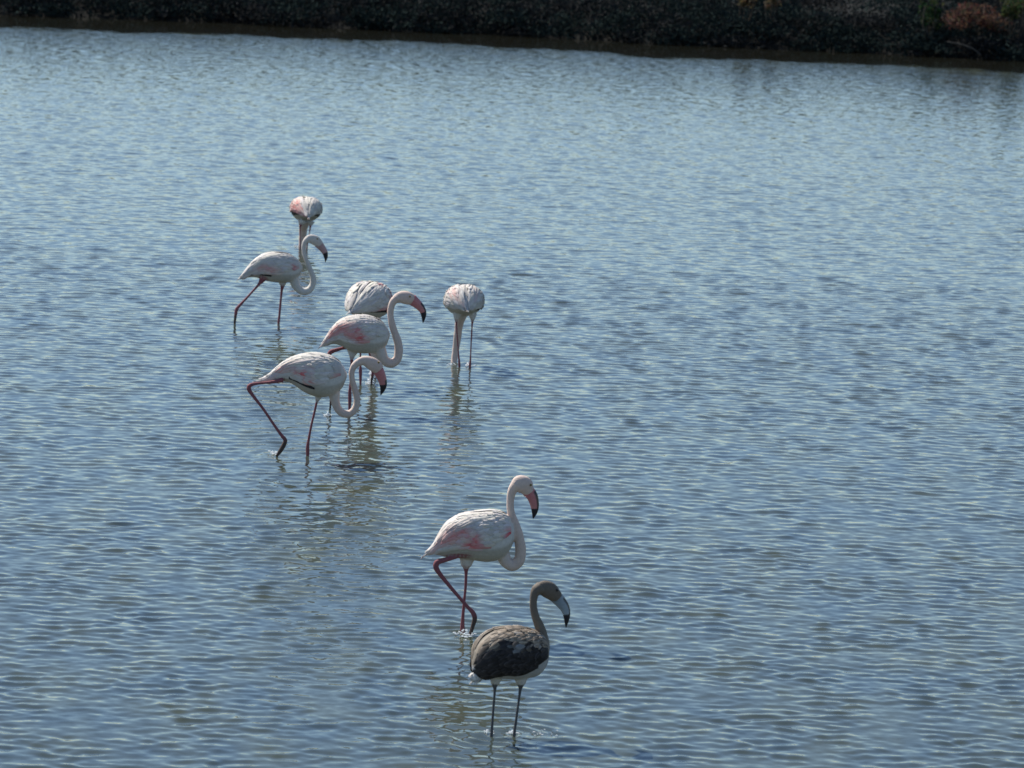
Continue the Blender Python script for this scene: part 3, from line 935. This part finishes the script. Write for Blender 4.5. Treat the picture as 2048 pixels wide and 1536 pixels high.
    # -- sixth: walking away to the right, smaller bird
    flamingo('pale greyish flamingo striding with a straight rear leg, farther left than the others', Z1, (600, 1425),
             trunk=[(203, 962, 8), (250, 925, 34), (310, 880, 66), (380, 850, 100), (460, 842, 135), (550, 845, 150), (640, 850, 150), (710, 855, 142), (770, 860, 110), (820, 855, 65), (845, 850, 16)],
             neck=[(680, 890, 95), (752, 960, 56), (775, 1020, 46), (815, 1072, 40), (862, 1092, 38), (915, 1072, 36), (948, 1020, 32), (953, 950, 30), (930, 880, 27), (895, 800, 25), (866, 720, 23), (856, 645, 22), (870, 585, 27), (900, 555, 34)],
             head=[(885, 562, 34), (925, 552, 46), (970, 565, 52), (1005, 592, 46), (1025, 615, 40)],
             bill=[(1005, 598, 46), (1045, 645, 37), (1074, 690, 30), (1084, 735, 21), (1082, 770, 10), (1078, 793, 2)], black_at=0.56, eye=(990, 548, 46),
             legs=[('stand', [(640, 960, 55), (640, 1030, 30), (632, 1080, 17), (618, 1230, 15), (606, 1360, 16), (600, 1410, 17), (596, 1470, 15)], 0.03),
                   ('lift', [(450, 940, 45), (412, 1000, 22), (370, 1050, 16), (270, 1160, 15), (195, 1240, 20), (172, 1270, 22), (160, 1330, 20), (152, 1400, 16), (150, 1440, 14)], -0.04)],
             yaw=14, seed=81, patches=[(0.35, 1.45, 0.14, 0.3, PINK, 0.5), (0.50, 1.65, 0.10, 0.25, PINK, 0.6), (0.84, 1.35, 0.05, 0.25, ROSE, 0.6), (0.10, 1.0, 0.1, 0.6, np.array((0.5, 0.47, 0.45)), 0.6)],
             neck_cols=((0, WHITE * 0.95), (0.3, np.array((0.66, 0.62, 0.57))), (1, np.array((0.60, 0.55, 0.50)))),
             bill_cols=(np.array((0.42, 0.27, 0.26)), np.array((0.46, 0.27, 0.26))), rings=(0.35, 0.6), voxel=0.0050)
    # -- seventh: alone on the right, head under water, seen from behind
    flamingo('white flamingo feeding with its head under water, standing apart right of the cluster', Z6, (560, 1405), axis='back', yaw=-6,
             trunk=[(600, 480, 10, 14, -0.27), (590, 430, 75, 90, -0.23), (575, 370, 165, 200, -0.15), (560, 335, 225, 282, -0.05), (550, 335, 245, 306, 0.05), (545, 350, 238, 296, 0.14), (535, 380, 200, 240, 0.24), (525, 410, 120, 150, 0.32), (520, 420, 25, 30, 0.37)],
             neck=[(520, 470, 130, 0.16), (500, 585, 92, 0.24), (470, 720, 70, 0.30), (447, 900, 62, 0.34), (420, 1100, 56, 0.36), (390, 1290, 50, 0.34), (372, 1430, 46, 0.30)],
             legs=[('stand', [(440, 540, 75), (425, 640, 34), (428, 720, 19), (440, 900, 16), (460, 1180, 17), (472, 1320, 24), (475, 1390, 26), (477, 1460, 22)], -0.02),
                   ('stand', [(690, 540, 75), (688, 630, 40), (682, 710, 20), (672, 900, 16), (658, 1200, 16), (650, 1330, 22), (646, 1385, 28), (645, 1450, 22)], 0.0)],
             seed=91, black=(0.42, 0.15, (1,), 1.6), rough=1.0, patches=[(0.2, -0.8, 0.25, 0.3, PINK, 0.3), (0.2, 0.7, 0.2, 0.15, PINK, 0.2), (0.25, 1.5, 0.12, 0.2, np.array((0.35, 0.32, 0.33)), 0.3)], phi_max=2.0, rings=(0.4, 0.7), voxel=0.0050)
    # -- eighth: farthest, seen from behind with the neck straight down
    flamingo('farthest white flamingo, seen from behind with pink left flank and neck straight down', Z7, (540, 1400), axis='back', yaw=4,
             trunk=[(672, 640, 12, 16, -0.30), (665, 580, 60, 75, -0.26), (650, 500, 165, 200, -0.18), (630, 440, 240, 318, -0.06), (618, 440, 262, 362, 0.05), (615, 470, 265, 358, 0.14), (605, 520, 240, 300, 0.24), (595, 570, 150, 190, 0.32), (590, 590, 30, 35, 0.37)],
             neck=[(590, 640, 190, 0.14), (570, 790, 130, 0.2), (550, 900, 100, 0.26), (540, 1050, 92, 0.3), (525, 1200, 84, 0.31), (515, 1330, 76, 0.30), (505, 1440, 74, 0.27)],
             legs=[('stand', [(560, 720, 90), (480, 850, 34), (474, 950, 20), (476, 1150, 19), (474, 1300, 22), (472, 1380, 26), (472, 1470, 24)], -0.04),
                   ('stand', [(740, 740, 90), (718, 850, 36), (704, 960, 21), (672, 1150, 19), (645, 1290, 22), (637, 1370, 26), (635, 1460, 24)], 0.0)],
             seed=101, black=(0.60, 0.24, (1, -1), 2.2), rough=0.7, patches=[(0.2, -0.85, 0.25, 0.16, PINK, 0.9), (0.25, -1.35, 0.3, 0.30, PINK, 1.0), (0.2, -1.75, 0.3, 0.22, ROSE, 0.5)], phi_max=1.85, rings=(0.35, 0.6), voxel=0.0050)


# ------------------------------------------------------------------ splashes round the feet
def splash(px, py, spread, n, size, height, label, seed):
    """drops and beads thrown up where a foot breaks the surface"""
    r = np.random.default_rng(seed)
    g = ground(px, py)
    k = g[1] / F_PX
    mb = MB()
    for i in range(n):
        a = r.uniform(0, 2 * math.pi); q = abs(r.normal(0, 0.5))
        z = r.random() ** 2 * height * k * math.exp(-q)
        p = np.array((math.cos(a) * q * spread * k, math.sin(a) * q * spread * k * 1.5, z + 0.006))
        s = size * k * r.uniform(0.3, 1.15) * (0.8 if z > 0.02 else 1)
        V0 = len(mb.v)
        ball(mb, p, s, (1, 1, 1), ns=6, nr=5)
        for t in range(V0, len(mb.v)):
            v = mb.v[t]; mb.v[t] = (v[0] * 1.0 + (v[0] - p[0]) * 0.5, v[1], v[2] - (v[2] - p[2]) * (0.45 if z < 0.02 else 0))
    o = mb.build('water_splash', M_DROP)
    o.location = (g[0], g[1], 0)
    tag(o, label, kind='stuff')


def build_splashes():
    splash(1026, 1468, 14, 26, 2.6, 8, 'beads of water round the right leg of the grey-brown young flamingo', 1)
    splash(976, 1466, 16, 16, 2.2, 6, 'beads of water round the left leg of the grey-brown young flamingo', 2)
    splash(1078, 1469, 34, 20, 1.8, 4, 'scattered drops on the water right of the grey-brown young flamingo', 3)
    splash(932, 1272, 22, 60, 2.4, 14, 'foaming splash where the bent leg of a flamingo lifts out of the water', 4)
    splash(550, 908, 16, 34, 2.2, 9, 'splash at the dangling foot of the striding flamingo', 5)
    splash(742, 768, 9, 90, 2.8, 34, 'bright column of drops in the middle of the flamingo cluster', 6)
    splash(655, 832, 12, 26, 2.2, 8, 'small splash at a foot below the flamingo cluster', 7)
    splash(903, 731, 14, 14, 2.0, 5, 'glinting drops beside the submerged head of the lone flamingo', 8)
    splash(936, 733, 11, 14, 2.2, 6, 'glinting drops at the right leg of the lone flamingo', 9)
    splash(590, 494, 8, 8, 1.6, 4, 'glinting drops at the farthest flamingo', 10)


# ------------------------------------------------------------------ put it together
build_birds()
build_water()
build_bank()
build_vegetation()
shrub(1950, 28, 0.5, 0.90, 0.48, 1500, (0.070, 0.040, 0.030), 0.010, 'russet-leaved shrub near the right end of the far bank', 5)
shrub(1868, 28, 0.5, 0.30, 0.40, 380, (0.028, 0.050, 0.020), 0.008, 'green shrub left of the russet-leaved shrub on the far bank', 6)
shrub(2030, 8, 0.6, 0.46, 0.40, 560, (0.042, 0.056, 0.022), 0.010, 'yellow-green shrub at the right edge of the far bank', 7)
shrub(1495, 2, 0.9, 0.26, 0.24, 200, (0.085, 0.060, 0.030), 0.012, 'ochre-tipped shrub standing alone in the dark scrub', 8)
shrub(1545, 4, 0.9, 0.25, 0.2, 160, (0.075, 0.056, 0.034), 0.015, 'dull brown shrub right of the ochre-tipped shrub', 9)
lump('stone', 2005, 114, 17, 12, (0.16, 0.16, 0.165), 'pale grey stone at the waterline near the right end of the far bank', 'stone', M_STONE, 12)
lump('pebble', 757, 58, 4, 5, (0.42, 0.42, 0.42), 'tiny pale pebble at the foot of the dark far bank', 'pebble', M_STONE, 13)
g = ground(1473, 567)
mbl = MB()
mbl.add([(-0.028, 0, 0.004), (-0.01, -0.012, 0.008), (0.02, -0.008, 0.012), (0.034, 0.004, 0.018), (0.01, 0.014, 0.008), (-0.012, 0.012, 0.006)], [(0, 1, 2, 3, 4, 5)], (0.05, 0.035, 0.02))
lf = mbl.build('floating_leaf', M_LEAF, smooth=False); lf.location = (g[0], g[1], 0.02)
tag(lf, 'small dark dead leaf floating on the open water', 'leaf')
br = MB()
Yb = 91.6
pts = catmull([(*on_plane(1894, 83, Yb), 0.010), (*on_plane(1920, 88, Yb - 0.1), 0.012), (*on_plane(1945, 97, Yb - 0.2), 0.012), (*on_plane(1962, 110, Yb - 0.2), 0.014)], 12)
loft(pts[:, :3], pts[:, 3], pts[:, 3], np.array((0, 1.0, 0.1)), br, [(0.06, 0.058, 0.055)] * 12, ns=7)
bo = br.build('dead_branch', M_BARK)
tag(bo, 'thin bare branch arching down to the water near the right end', 'branch')
build_splashes()
